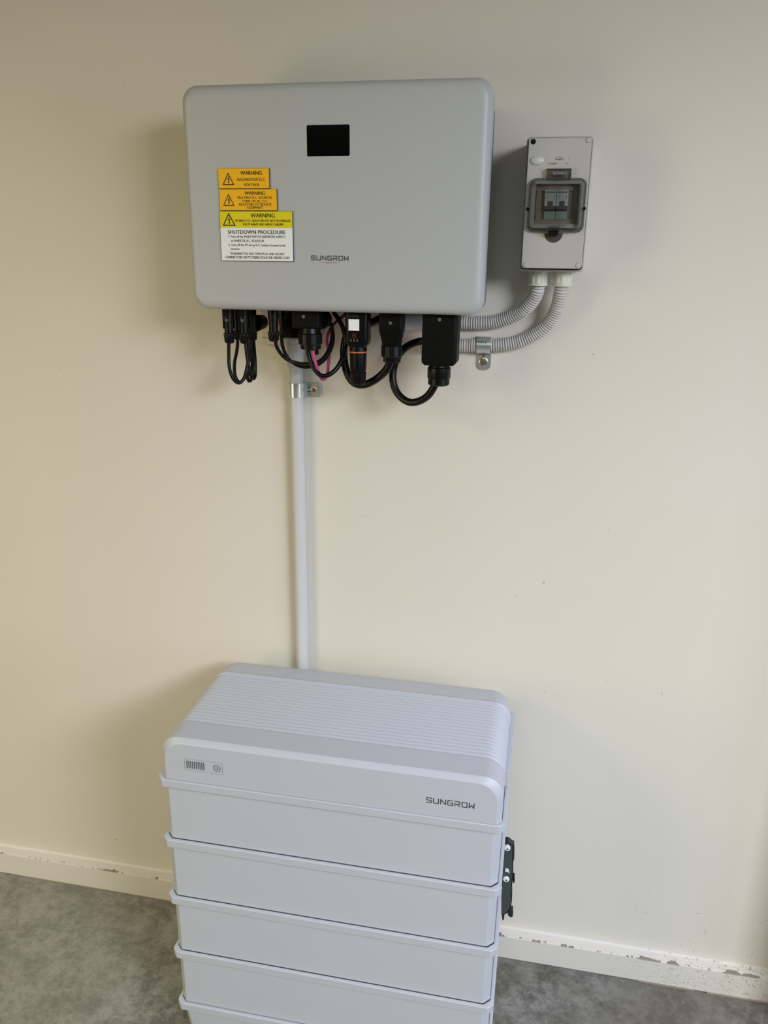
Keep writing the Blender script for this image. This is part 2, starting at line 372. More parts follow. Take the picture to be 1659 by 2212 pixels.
up_pts = [(878, 697), (915, 697), (996, 696.6), (1046.8, 696.6), (1075.7, 693), (1104.7, 684), (1131.8, 668.6), (1151.7, 647), (1160.5, 627), (1162, 612)]
def end_coupler(t, p):
    q = at(913, 697, -.014)
    MB().turn((0, -.0145, p.z), [(p.x - .03, .0120), (p.x - .002, .0120), (p.x, .0135), (q.x - .002, .0137), (q.x + .002, .0118)], 'x').build('coupling', PIPE, t)
corrugated(up_pts, [-.014] * 5 + [-.018, -.026, -.036, -.043, -.045], 'upper and shorter of two corrugated conduits curving up into the isolator enclosure', at(1162, 605, -.045).x, end_coupler)
lo_pts = [(905, 745.5), (992.5, 745.5), (1043, 745.5), (1086.6, 743.6), (1122.7, 737), (1155.3, 722.9), (1182.4, 701), (1198.7, 677.6), (1207.7, 652), (1211.7, 630), (1213.5, 612)]
corrugated(lo_pts, [-.014] * 5 + [-.016, -.022, -.030, -.038, -.043, -.045], 'lower and longer corrugated conduit held by a zinc clamp, curving up to the enclosure', at(1215, 605, -.045).x)

# ------------------------------------------------------------------ isolator enclosure
X0, X1, Z0, Z1 = .2790, .3748, 1.5015, 1.6940
FY = -.105
enc = thing('isolator_enclosure', ((X0 + X1) / 2, -.05, 1.4965), 'narrow grey isolator enclosure with clear smoked door, right of the inverter', 'electrical enclosure')
MB().loft([[(p[0], y, p[1]) for p in rrect(X0 - .0035 + i, X1 + .0036 - i, Z0 - .0050 + i, Z1 + .0045 - i, .006)] for y, i in ((0, 0), (-.079, 0), (-.081, .0012))]).build('base', ENC, enc)
MB().prism_y(rrect(X0 - .0012, X1 + .0012, Z0 - .0018, Z1 + .0012, .005), -.0805, -.087).build('gasket', BLKM, enc)
# front cover with a window opening
wx0, wx1, wz0, wz1 = at(1156, 440, FY).x, at(1251, 440, FY).x, at(1200, 484, FY).z, at(1200, 398, FY).z
n = 6
ro = rrect(X0, X1, Z0, Z1, .0055, n); ri = rrect(wx0, wx1, wz0, wz1, .0015, n)
b = MB(); ring = lambda P_, y, i=0: [(p[0], y, p[1]) for p in P_]
ro2 = rrect(X0 + .001, X1 - .001, Z0 + .001, Z1 - .001, .0048, n)
b.loft([ring(ro, -.084), ring(ro, FY + .0012), ring(ro2, FY), ring(ri, FY), ring(ri, -.084), ring(ro, -.084)], False, False)
b.build('front_cover', ENC, enc, ang=40)
MB().box(wx0 - .001, wx1 + .001, -.0930, -.0925, wz0 - .001, wz1 + .001).box(wx0 + .001, wx0 + .009, -.0965, -.0855, wz0, wz1 - .006).box(wx1 - .009, wx1 - .002, -.0965, -.0855, wz0, wz1 - .006).box(wx0, wx1, -.097, -.0855, wz1 - .009, wz1).box(wx0, wx1, -.098, -.0855, wz0, wz0 + .007).build('interior_panel', ENCIN, enc, bevel=.0004)
pt = lambda u, v, y=FY: at(u, v, y)
def screwcap(u, v, m=ENC, hole=False):
    p = pt(u, v)
    if hole:
        b = MB().turn((p.x, FY + .0003, p.z), [(0, .0040), (-.0006, .0040), (-.0007, .0036)], 'y', 20); o = b.build('screw_hole', BLK, enc)
        o['label'] = 'uncovered black screw hole'
    else:
        MB().turn((p.x, FY + .0003, p.z), [(0, .0040), (-.0008, .0039), (-.0018, .0030), (-.0021, .0012)], 'y', 20).build('screw_cap', m, enc)
screwcap(1152, 306, hole=True); screwcap(1271, 303); screwcap(1135, 572); screwcap(1248, 573.5)
p = pt(1160, 347)
b = MB(); R = []
for k in range(7):
    a = math.pi / 2 * k / 6; R.append([(p.x + .0112 * math.cos(a) * q[0] + 1e-5 * q[0], FY + .0005 - .005 * math.sin(a), p.z + .0070 * math.cos(a) * q[1] + 1e-5 * q[1]) for q in circ(1, 28)])
b.loft(R, False, True); b.build('oval_button', ENCW, enc)
a, c = pt(1182.5, 359), pt(1234, 333.5)
b = MB(); b.prism_y(rrect(a.x, c.x, a.z, c.z, .002), FY + .0002, FY - .0003); b.build('name_plate', ENC, enc, bevel=.0003)
b = MB()
lp = lambda u, v: (lambda q: (q.x, q.z))(at(u, v, FY - .0005))
arc = [lp(1198.5 + 19 * i / 12, 346 - 7.5 * math.sin(math.pi * i / 12) ** .6) for i in range(13)]
stroke(b, arc, .0006, FY - .0005)
(q0, r0), (q1, r1) = lp(1201, 345), lp(1215.5, 341.5); put_text(b, 'hager', q0, q1, r0, r1, FY - .0005, .03)
(q0, r0), (q1, r1) = lp(1185.5, 355), lp(1202.5, 351.8); put_text(b, 'EC4020N', q0, q1, r0, r1, FY - .0005, .02)
(q0, r0), (q1, r1) = lp(1222, 354.3), lp(1228, 352); put_text(b, 'IP66', q0, q1, r0, r1, FY - .0005)
stroke(b, [lp(1229, 339), lp(1229, 343)], .0005, FY - .0005)
b.build('printed_marks', DIM, enc)
b = MB().turn(((at(1213, 300, -.05).x), -.045, Z1 + .004), [(0, .0200), (.0018, .0195), (.0030, .0170), (.0036, .008)], n=36)
b.build('top_knockout_plug', ENCW, enc)
# door: flange, raised frame, pane
def frame(mb, o, i, y0, y1, ro_, ri_):
    A = rrect(*o, ro_, n); B = rrect(*i, ri_, n); mb.loft([ring(A, y0), ring(A, y1), ring(B, y1), ring(B, y0), ring(A, y0)], False, False)
px = lambda u, v, y: at(u, v, y)
o1 = (px(1140, 440, -.110).x, px(1265, 440, -.110).x, px(1200, 502.5, -.110).z, px(1205, 384.5, -.110).z)
o2 = (px(1146, 440, -.124).x, px(1258, 440, -.124).x, px(1200, 492, -.124).z, px(1205, 388, -.124).z)
o3 = (px(1154.5, 440, -.124).x, px(1249, 440, -.124).x, px(1200, 483, -.124).z, px(1205, 397, -.124).z)
b = MB(); frame(b, o1, o2, -.1060, -.1095, .011, .007); door = b.build('door_flange', SMOKE, enc, ang=30)
b = MB(); A = rrect(*o2, .007, n); sh = (o2[0] + .002, o2[1] - .002, o2[2] + .002, o2[3] - .002); B = rrect(*sh, .006, n); C_ = rrect(*o3, .002, n)
b.loft([ring(A, -.1090), ring(A, -.1200), ring(B, -.1232), ring(C_, -.1236), ring(C_, -.1205)], False, False); b.build('door_frame', SMOKE, enc, ang=25)
b = MB(); b.prism_y(rrect(o3[0], o3[1], o3[2], o3[3], .0015), -.1205, -.1217); b.build('door_pane', PANE, enc, smooth=False)
a, c = px(1178.5, 388, -.110), px(1235.5, 364, -.110)
MB().prism_y(rrect(a.x, c.x, a.z - .001, c.z, .001), -.1052, -.112).build('hinge', HINGE, enc, bevel=.0006)
a, c = px(1194, 374.5, -.1135), px(1224, 374.5, -.1135)
P = []; turns = 12
for k in range(turns * 10 + 1):
    t = k / (turns * 10); P.append((a.x + (c.x - a.x) * t, -.1135 + .0026 * math.cos(2 * math.pi * turns * t), a.z + .0026 * math.sin(2 * math.pi * turns * t)))
MB().sweep(P, .0005, 6).build('hinge_spring', mat('dull_spring', (.30, .29, .27), .5, .5), enc)
p = pt(1196, 504)
half = [(p.x + .0142 * math.cos(math.pi + math.pi * i / 24), p.z + .0142 * math.sin(math.pi + math.pi * i / 24)) for i in range(25)]
MB().prism_y(half, FY + .0003, FY - .0004).build('latch_recess', mat('recess_brown', (.05, .04, .035), .6), enc)
a, c = px(1184.5, 508, -.118), px(1207, 497.8, -.118)
MB().prism_y(rrect(a.x, c.x, a.z, c.z, .0006), -.1062, -.118).build('latch', BLK, enc, bevel=.0005)
a, c = px(1181, 498.5, -.1215), px(1211, 489.5, -.1215)
MB().prism_y(rrect(a.x, c.x, a.z, c.z, .001), -.1095, -.1235).build('latch_tab', SMOKE, enc, bevel=.0004)
for u, v in ((1139.5, 451.5), (1262, 450.5)):
    p = px(u, v, -.112); MB().turn((p.x, -.1095, p.z), [(0, .0026), (-.003, .0026), (-.0036, .0018)], 'y', 16).build('door_pivot', BLK, enc)
# two breakers behind the pane
BY = -.1010
ax, bx_ = px(1176, 440, BY).x, px(1200.5, 440, BY).x; bz0, bz1 = px(1200, 476, BY).z, px(1200, 410, BY).z; hh = bz1 - bz0
cb = thing('circuit_breaker', ((ax + bx_) / 2, -.088, bz0), 'left of the two miniature circuit breakers behind the smoked door', 'circuit breaker', 'circuit breakers in the isolator enclosure')
MB().box(ax, bx_, BY, -.0925, bz1 - hh * .53, bz1).build('upper_housing', BRK, cb, bevel=.0005)
MB().box(ax, bx_, BY + .003, -.0925, bz0, bz0 + hh * .31).build('lower_housing', BRKT, cb, bevel=.0005)
MB().box(ax, bx_, BY + .001, -.0925, bz0 + hh * .31, bz0 + hh * .47).box(ax, bx_, BY - .004, BY + .001, bz0 + hh * .35, bz0 + hh * .42).build('toggle', BRKG, cb, bevel=.0005)
wb = bx_ - ax
MB().box(ax + wb * .26, ax + wb * .74, BY - .0004, BY + .0005, bz1 - hh * .52, bz1 - hh * .37).build('indicator_window', BRKG, cb)
b = MB(); b.box(ax + wb * .06, ax + wb * .94, BY - .0002, BY, bz1 - hh * .095, bz1 - hh * .06); b.build('blue_print', BLUEP, cb)
b = MB()
put_text(b, 'B20 C', ax + wb * .1, ax + wb * .5, bz1 - hh * .165, bz1 - hh * .135, BY - .0002)
put_text(b, '6000', ax + wb * .08, ax + wb * .34, bz1 - hh * .24, bz1 - hh * .205, BY - .0002)
put_text(b, '230', ax + wb * .1, ax + wb * .3, bz1 - hh * .30, bz1 - hh * .265, BY - .0002)
b.box(ax + wb * .84, ax + wb * .88, BY - .0002, BY, bz1 - hh * .29, bz1 - hh * .17); b.build('rating_print', DIM, cb)
cb2 = cb.copy(); COL.objects.link(cb2); cb2['label'] = 'right of the two miniature circuit breakers behind the smoked door'
for ch in list(cb.children):
    d_ = ch.copy(); COL.objects.link(d_); d_.parent = cb2; d_.matrix_parent_inverse = ch.matrix_parent_inverse.copy()
cb2.location.x += wb + .0007

# ------------------------------------------------------------------ inverter
IX0, IX1, IZ0, IZ1, IY = -.2661, .2256, 1.4282, 1.7708, -.17
inv = thing('inverter', ((IX0 + IX1) / 2, -.085, IZ0), 'wide pale grey wall-mounted solar inverter with small black screen and warning plates', 'inverter')
b = MB(); R = []
for y, i, r in ((-.118, .003, .022), (-.120, .0006, .024), (-.150, 0, .0245), (-.158, .0008, .025), (-.1635, .0028, .0245), (-.1675, .0065, .023), (-.1693, .0105, .020), (-.17, .0155, .016)):
    R.append(ring(rrect(IX0 + i, IX1 - i, IZ0 + i, IZ1 - i, r, 10), y))
b.loft(R, True, True); b.build('front_case', CASE, inv, ang=50)
MB().prism_y(rrect(IX0 + .006, IX1 - .006, IZ0 + .0004, IZ1 - .012, .018), -.119, -.03).build('rear_body', CASEBODY, inv, bevel=.002)
MB().box(-.16, .12, -.031, 0, IZ0 + .08, IZ1 - .05).build('mounting_bracket', ZINC, inv)
a, c = at(663.5, 338, IY), at(755.3, 268.5, IY)
MB().prism_y(rrect(a.x, c.x, a.z, c.z, .0022), IY + .001, IY - .0005).build('display_screen', GLASSB, inv, bevel=.0003)
b = MB(); wordmark(b, at(671.8, 558, IY).x, at(753.2, 558, IY).x, at(710, 562.8, IY).z, at(710, 552.2, IY).z, IY - .0003, .00135)
lg = b.build('brand_lettering', GREYINK, inv, smooth=False)
b = MB(); q = [at(690, 567, IY), at(735, 568.6, IY)]
N = 14; top = [(q[0].x + (q[1].x - q[0].x) * i / N, q[0].z + .0006 * math.sin(math.pi * i / N)) for i in range(N + 1)]
bot = [(q[0].x + (q[1].x - q[0].x) * i / N, q[0].z - .0006 * math.sin(math.pi * i / N) - .00005) for i in range(N, -1, -1)]
k = len(b.v); b.v += [(p[0], IY - .0003, p[1]) for p in top + bot]; b.f.append(tuple(range(k, k + len(top + bot)))); b.build('orange_swoosh', RED, inv, smooth=False)
# warning plates (zoom frame: origin 450,350, scale 8.295)
LY = IY - .0022
def zp(x, y, d=LY): return at(450 + x / 8.295, 350 + y / 8.295, d)
def plate(x0, y0, x1, y1, col, lab, tri, lines, lower=None):
    a = zp((x0 + x1) / 2, y1); c = zp((x0 + x1) / 2, y0); xl = zp(x0, (y0 + y1) / 2).x; xr = zp(x1, (y0 + y1) / 2).x
    pl = MB().box(xl, xr, LY, IY, a.z, c.z).build('warning_plate', LABEDGE, inv, smooth=False); pl['label'] = lab
    e = .0006; zs = zp(x0, lower).z if lower else a.z + e
    MB().box(xl + e * .4, xr - e, LY - .0002, LY, zs, c.z - e * .5).build('coloured_face', col, pl, smooth=False)
    if lower: MB().box(xl + e * .4, xr - e, LY - .0002, LY, a.z + e, zs).build('white_face', WHT, pl, smooth=False)
    yy_ = LY - .0004; b = MB()
    for s, u0, u1, v0, v1, bo in lines:
        A = zp((u0 + u1) / 2, v1, yy_); C = zp((u0 + u1) / 2, v0, yy_); xa_, xb_, d_ = zp(u0, (v0 + v1) / 2, yy_).x, zp(u1, (v0 + v1) / 2, yy_).x, bo * (C.z - A.z)
        for q_ in (0, 1, 2): put_text(b, s, xa_ + d_ * q_, xb_ + d_ * (q_ - 2), A.z, C.z, yy_ - q_ * .00001)
    b.build('lettering', INK, pl, smooth=False)
    ap, bl, br, th = tri; b = MB()
    f2 = lambda p: (lambda q: (q.x, q.z))(zp(*p, yy_))
    P3 = [f2(ap), f2(bl), f2(br)]; stroke(b, P3, th, yy_, True)
    cx_, cz_ = (P3[0][0]), P3[1][1]; h_ = P3[0][1] - cz_
    bolt = [(.03, .72), (-.09, .40), (.02, .43), (-.01, .20), (-.05, .22), (.02, .07), (.09, .25), (.045, .23), (.10, .53), (-.01, .49), (.08, .72)]
    k = len(b.v); b.v += [(cx_ + p[0] * h_ * 1.5, yy_, cz_ + (p[1] + .03) * h_) for p in bolt]; b.f.append(tuple(range(k, k + len(bolt))))
    b.build('hazard_symbol', INK, pl, smooth=False)
B1 = .035
plate(180, 112, 1095, 478, YEL, 'amber warning plate, topmost and smallest of three', ((352, 202), (268, 404), (454, 404), .0013),
      [('WARNING', 575, 960, 162, 228, B1), ('HAZARDOUS D.C.', 515, 1025, 287, 337, .022), ('VOLTAGE', 635, 912, 380, 430, .022)])
plate(202, 486, 1232, 873, YEL, 'amber warning plate about multiple sources, middle of three', ((358, 580), (276, 776), (460, 776), .0012),
      [('WARNING', 648, 1015, 528, 588, B1), ('MULTIPLE D.C. SOURCES', 525, 1140, 616, 660, .022), ('TURN OFF ALL D.C.', 608, 1070, 678, 722, .022), ('ISOLATORS TO ISOLATE', 548, 1130, 738, 782, .022), ('EQUIPMENT', 695, 985, 796, 838, .022)])
plate(222, 882, 1518, 1778, LIME, 'yellow and white shutdown procedure plate, lowest of three', ((363, 928), (272, 1133), (477, 1133), .0016),
      [('WARNING', 758, 1190, 922, 993, .03), ('PV ARRAY D.C. ISOLATORS DO NOT DE-ENERGIZE', 485, 1475, 1032, 1073, .03), ('THE PV ARRAY AND ARRAY CABLING', 612, 1350, 1097, 1138, .03),
       ('SHUTDOWN PROCEDURE', 350, 1385, 1222, 1288, .03), ('1. Turn off the MAIN SWITCH (INVERTER SUPPLY)', 358, 1380, 1316, 1358, .022), ('or INVERTER A.C. ISOLATOR', 405, 1000, 1391, 1433, .022),
       ('2. Turn off the PV Array D.C. Isolator located at the', 362, 1388, 1468, 1510, .022), ('Inverter', 412, 565, 1537, 1577, .022),
       ('"WARNING" DO NOT OPEN PLUG AND SOCKET', 388, 1368, 1623, 1665, .022), ('CONNECTORS OR PV STRING ISOLATOR UNDER LOAD', 310, 1455, 1687, 1733, .022)], lower=1178)
# rotary switch behind the left plugs
p = at(553, 698, -.07)
MB().turn((p.x, -.07, p.z), [(.03, .013), (0, .0150), (-.006, .0150), (-.008, .0135)], 'y', 36).box(p.x - .003, p.x + .003, -.086, -.076, p.z - .012, p.z + .012).build('rotary_switch', BLKM, inv, bevel=.0008)

# ------------------------------------------------------------------ plugs and cables under the inverter
TOP = 1.4281
def plug(u0, u1, v_nut, v_bot, y, label, path, lock=True, r_c=.0031, group='plugs in the left row under the inverter'):
    a, c = at(u0, v_bot, y), at(u1, v_bot, y); cx = (a.x + c.x) / 2; r = (c.x - a.x) / 2; zb = a.z; zn = at(u0, v_nut, y).z
    t = thing('solar_plug', (cx, y, zb), label, 'plug', group)
    b = MB().turn((cx, y, 0), [(zn - .002, r * .80), (zn + .018, r * .80), (zn + .019, r * .92), (TOP, r * .92)], n=24)
    b.build('body', BLK, t)
    MB().turn((cx, y, 0), [(zb, r * .62), (zb + .0022, r * .86), (zn - .004, r), (zn - .0025, r * 1.0), (zn - .0010, r * .85)], n=48, knurl=.10, kn=12).build('nut', BLK, t, ang=40)
    if lock:
        MB().box(cx - r * .95, cx - r * .62, y - r * .5, y + r * .5, zn + .006, TOP).box(cx + r * .62, cx + r * .95, y - r * .5, y + r * .5, zn + .006, TOP).box(cx - r * .5, cx + r * .5, y - r * 1.05, y - r * .6, zn + .028, TOP).build('lock_tabs', BLKM, t, bevel=.0006)
        MB().box(cx - r * .28, cx + r * .32, y - r * .98, y - r * .6, zn + .0185, zn + .0235).build('grey_ring', GREYINK, t)
    MB().sweep(cable_path(path), r_c, 14).build('cable', RUB, t)
    return t
YF, YB = -.125, -.095
plug(484.5, 507.5, 717, 741, YF, 'leftmost front plug under the inverter, cable hanging in a loop', [(494.5, 735, YF), (494, 765, YF), (496, 797, YF - .002), (505, 820, YF), (517, 827, -.118), (528, 815, -.11), (536, 780, -.10), (541, 740, -.085), (543, 690, -.07)])
plug(518, 539.5, 718, 742, YF, 'second front plug from the left under the inverter, ribbed black nut', [(530, 736, YF), (533, 765, YF), (538, 795, -.125), (545, 817, -.12), (551, 812, -.11), (551, 780, -.10), (548, 740, -.085), (546, 690, -.07)])
plug(505, 523, 712, 733, YB, 'rear plug half hidden between the two leftmost front plugs', [(513.5, 728, YB), (512, 755, YB), (506.5, 785, YB), (508, 812, YB), (518, 826, YB), (530, 812, YB), (537, 775, -.085), (538, 735, -.075), (537, 690, -.065)], False)
plug(541, 556, 710, 734.5, YB, 'rear plug beside the round black rotary switch', [(543.5, 728, YB), (542, 755, YB), (535.5, 790, YB), (535, 818, YB), (541, 823, YB), (545, 800, -.09), (544.5, 770, -.08), (546, 735, -.07), (548, 690, -.06)], False)
plug(580, 603.5, 714, 737, YF, 'front plug of the second pair, left of the big black connector', [(594, 732, YF), (599, 752, -.121), (615, 773, -.108), (637, 783, -.098), (663, 786, -.094), (690, 780, -.092), (709, 758, -.090), (717, 730, -.088), (716, 705, -.086), (706, 685, -.084)], False)
plug(603.5, 618.5, 709, 730, YB, 'rear plug of the second pair, left of the big black connector', [(607.5, 725, YB), (611, 750, -.092), (622, 774, -.088), (640, 788, -.086), (662, 793, -.085), (690, 786, -.083), (709, 766, -.082), (719, 740, -.080), (718, 710, -.078), (708, 685, -.076)], False)

def gland(mb_t, cx, y, rows, m=BLK, knurl=.04, kn=14, ang=35, name='gland_nut'):   # rows of (v, radius)
    return MB().turn((cx, y, 0), [(at(829, v, y).z if False else v, r) for v, r in rows], n=56, knurl=knurl, kn=kn).build(name, m, mb_t, ang=ang)
zv = lambda u, v, y: at(u, v, y).z
# battery connector with pink wire
y = -.115; a, c = at(629.5, 709, y - .02), at(689.5, 709, y - .02)
t = thing('cable_connector', ((a.x + c.x) / 2, y, zv(667, 755, y)), 'wide black connector with a black and a pink wire looping from its gland', 'connector')
MB().box(a.x, c.x, y - .02, y + .024, a.z, TOP).build('housing', BLKM, t, bevel=.003, seg=3)
q = at(697, 690, y)
MB().turn((at(688, 690, y).x, y + .02, zv(690, 690, y + .02)), [(.01, .016), (-.012, .016)], 'y', 28).build('side_boss', BLKM, t)
cx = at(670, 730, y).x; r = at(695, 730, y).x - cx
MB().turn((cx, y, 0), [(zv(670, 744, y), r * .92), (zv(670, 742, y), r), (zv(670, 721, y), r), (zv(670, 719, y), r * .9), (zv(670, 706, y), r * .84)], n=56, knurl=.03, kn=18).build('gland_nut', BLK, t)
MB().turn((cx + .0008, y, 0), [(zv(670, 755, y), r * .70), (zv(670, 752.5, y), r * .86), (zv(670, 743, y), r * .86)], n=40).build('gland_end', BLK, t)
p = at(655, 684, y - .022); MB().turn((p.x, y - .0198, p.z), [(0, .0030), (-.001, .0028)], 'y', 16).build('screw', SILV, t)
p = at(684.5, 765, y); MB().turn((p.x, y, p.z), [(-.0005, .0032), (.014, .0032)], n=14).build('blanking_pin', BLKM, t)
MB().sweep(cable_path([(664, 750, y), (668, 772, y), (678, 796, -.118), (693, 811, -.12), (710, 810, -.118), (728, 795, -.11), (740, 772, -.10), (746, 745, -.09), (743, 715, -.085), (733, 692, -.08), (722, 676, -.08)]), .0040, 14).build('black_wire', RUB, t)
MB().sweep(cable_path([(675, 750, y - .006), (678, 770, y - .006), (684, 792, -.119), (691, 812, -.112), (698, 820, -.105), (706, 812, -.098), (709, 790, -.085), (710.5, 765, -.074), (706, 738, -.070), (709, 722, -.070), (720, 702, -.070), (746, 679, -.070)]), .0029, 14).build('pink_wire', PINK, t)
# dark conduit entry above the grey pipe
t = thing('conduit_entry', (-.134, -.04, zv(633, 733, -.05)), 'squat black entry gland on top of the vertical grey conduit', 'gland')
MB().turn((at(637, 720, -.03).x, -.030, 0), [(1.3725, .0185), (1.374, .0225), (1.404, .0225), (1.406, .018), (1.440, .018)], n=36).build('entry_body', BLKM, t)
p = at(623, 701, -.055); MB().turn((p.x, -.05, p.z), [(.01, .0045), (-.003, .0040)], 'y', 12).build('entry_screw', BLK, t)

# communication dongle
y = -.125; yf = y - .017
zt = TOP; a, c = at(744.5, 730, yf), at(793, 730, yf); xm = (at(744.5, 700, yf).x + at(793.5, 700, yf).x) / 2; hw = (c.x - a.x) / 2
t = thing('communication_dongle', (xm, y, zv(768, 830, y)), 'black communication dongle with an orange ring and white square sticker', 'dongle')
b = MB(); R = []
for z_, w_, d_ in ((zv(767, 749, y), hw * .66, .013), (zv(767, 746, y), hw * .82, .0145), (zv(767, 740, y), hw * .97, .0165), (zv(767, 734, y), hw, .017), (zt, hw, .017)):
    R.append([(p_[0], p_[1], z_) for p_ in rrect(xm - w_, xm + w_, y - d_, y + d_, .006)])
b.loft(R); b.build('body', BLK, t, ang=50)
rc = .0152
MB().turn((xm, y, 0), [(zv(767, 759, y), rc), (zv(767, 748, y), rc * .98)], n=36).build('collar', BLK, t)
MB().turn((xm, y, 0), [(zv(767, 761.2, y), rc * .98), (zv(767, 760.5, y), rc * 1.04), (zv(767, 758.3, y), rc * 1.04), (zv(767, 757.8, y), rc * .98)], n=36).build('seal_ring', ORANGE, t)
MB().turn((xm, y, 0), [(zv(767, 800, y), rc * .88), (zv(767, 797, y), rc * .93), (zv(767, 761, y), rc * .97)], n=48, knurl=.05, kn=6).build('sleeve', BLK, t)
MB().turn((xm, y, 0), [(zv(767, 830, y), rc * .66), (zv(767, 826, y), rc * .84), (zv(767, 804, y), rc * .93), (zv(767, 802.5, y), rc * .86), (zv(767, 799, y), rc * .8)], n=64, knurl=.06, kn=16).build('end_nut', BLK, t)
a, c = at(753, 714, yf), at(776, 690, yf)
MB().box(a.x, c.x, yf - .0003, yf + .0004, a.z, c.z).build('sticker', WHT, t, smooth=False)
b = MB(); wordmark(b, at(753.5, 684, yf).x, at(775.5, 684, yf).x, zv(764, 684.5, yf), zv(764, 681.8, yf), yf - .0003, .0003); b.build('brand_lettering', GREYINK, t, smooth=False)
b = MB(); a, c = at(761.8, 729.2, yf), at(767.8, 720.8, yf)
stroke(b, [(a.x, a.z), (c.x, a.z), (c.x, c.z), (a.x, c.z)], .0006, yf - .0003, True); m_ = ((a.x + c.x) / 2, (a.z + c.z) / 2); stroke(b, [(m_[0] - .0006, m_[1]), (m_[0] + .0006, m_[1])], .0012, yf - .0003)
b.build('button_print', DIMO, t, smooth=False)
b = MB()
for u in (758, 764.8, 771.8):
    p = at(u, 736, yf); k = len(b.v); b.v += [(p.x + q[0], yf - .0003, p.z + q[1]) for q in circ(.0014, 14)]; b.f.append(tuple(range(k, k + 14)))
    p = at(u, 732.3, yf); stroke(b, [(p.x - .0012, p.z), (p.x + .0012, p.z)], .0006, yf - .0003)
b.build('indicator_lights', DIM, t, smooth=False)

# narrow connector with thick looping cable
y = -.115; xm = at(847, 700, y).x
t = thing('cable_connector', (xm, y, zv(847, 783, y)), 'black tapering connector right of the dongle, thick cable looping left', 'connector')
b = MB(); R = []
for v_, w_, d_ in ((746, .0150, .012), (732, .0165, .013), (722, .0185, .014), (712, .0200, .0165), (706, .0200, .017)):
    z_ = zv(847, v_, y); R.append([(p_[0], p_[1], z_) for p_ in rrect(xm - w_, xm + w_, y - d_, y + d_, .004)])
R.append([(p_[0], p_[1], TOP) for p_ in rrect(xm - .0205, xm + .0205, y - .017, y + .017, .004)])
b.loft(R); b.build('housing', BLKM, t, ang=30)
MB().turn((xm, y, 0), [(zv(847, 771, y), .0166), (zv(847, 769, y), .0180), (zv(847, 747, y), .0180), (zv(847, 744.5, y), .0165)], n=56, knurl=.04, kn=14).build('gland_nut', BLK, t)
MB().turn((xm + .0004, y, 0), [(zv(847, 783, y), .0140), (zv(847, 781, y), .0152), (zv(847, 770, y), .0152)], n=36, hexa=True).build('gland_end', BLK, t, ang=20)
p = at(843.5, 698, y - .017); MB().turn((p.x, y - .0168, p.z), [(0, .0030), (-.001, .0027)], 'y', 16).build('screw', SILV, t)
MB().sweep(cable_path([(845, 776, y), (838, 793, y), (826, 808, -.11), (808, 822, -.105), (786, 831, -.10), (765, 827, -.098), (751, 808, -.095), (743, 775, -.09), (744, 745, -.085), (752, 722, -.08), (775, 712, -.08), (797, 700, -.085), (823, 688, -.095), (845, 679, -.10)]), .0068, 18).build('cable', RUB, t)
# mains connector on the right
y = -.12; yf = y - .023; a, c = at(911.5, 789, yf), at(980, 786, yf)
t = thing('mains_connector', ((a.x + c.x) / 2, y, zv(948, 832, y)), 'large rectangular black mains connector at the right with a looping cable', 'connector')
xl, xr = at(911, 740, yf).x, at(981, 740, yf).x; zb = zv(945, 790, yf)
b = MB(); R = []
for z_, i in ((zb, .005), (zb + .004, .001), (zb + .006, 0), (TOP, 0)):
    R.append([(p_[0], p_[1], z_) for p_ in rrect(xl + i, xr + .0045 - i, yf, y + .026, (.0015, .006, .006, .0015))])
b.loft(R); b.build('housing', BLKM, t, ang=35)
b = MB()
for k in range(7):
    z_ = TOP - .018 - k * .0045; b.box(xl + .018, xr - .018, yf - .0003, yf + .001, z_, z_ + .0012)
b.build('moulded_ribs', BLKM, t)
cx = at(948.5, 800, y).x; r = .0197
MB().turn((cx, y, 0), [(zv(948, 817, y), r * .96), (zv(948, 815, y), r), (zv(948, 794, y), r), (zv(948, 791.5, y), r * .90), (zv(948, 780, y), r * .84)], n=56, knurl=.035, kn=16).build('gland_nut', BLK, t)
MB().turn((cx, y, 0), [(zv(948, 832, y), r * .80), (zv(948, 829, y), r * .93), (zv(948, 816, y), r * .93)], n=40).build('gland_end', BLK, t)
p = at(949.5, 690.5, yf); MB().turn((p.x, yf + .0004, p.z), [(0, .0032), (-.001, .0030)], 'y', 16).turn((p.x, yf - .0005, p.z), [(0, .0015), (-.0008, .0015)], 'y', 12).build('screw', SILV, t)
MB().sweep(cable_path([(943, 822, y), (935, 840, -.118), (924, 855, -.114), (908, 865.5, -.107), (888, 869.5, -.10), (870, 861.5, -.094), (856, 845, -.089), (849, 822, -.085), (851, 793, -.08), (863, 765, -.08), (882, 747, -.085), (905, 738, -.09), (925, 736, -.095)]), .0066, 18).build('cable', RUB, t)

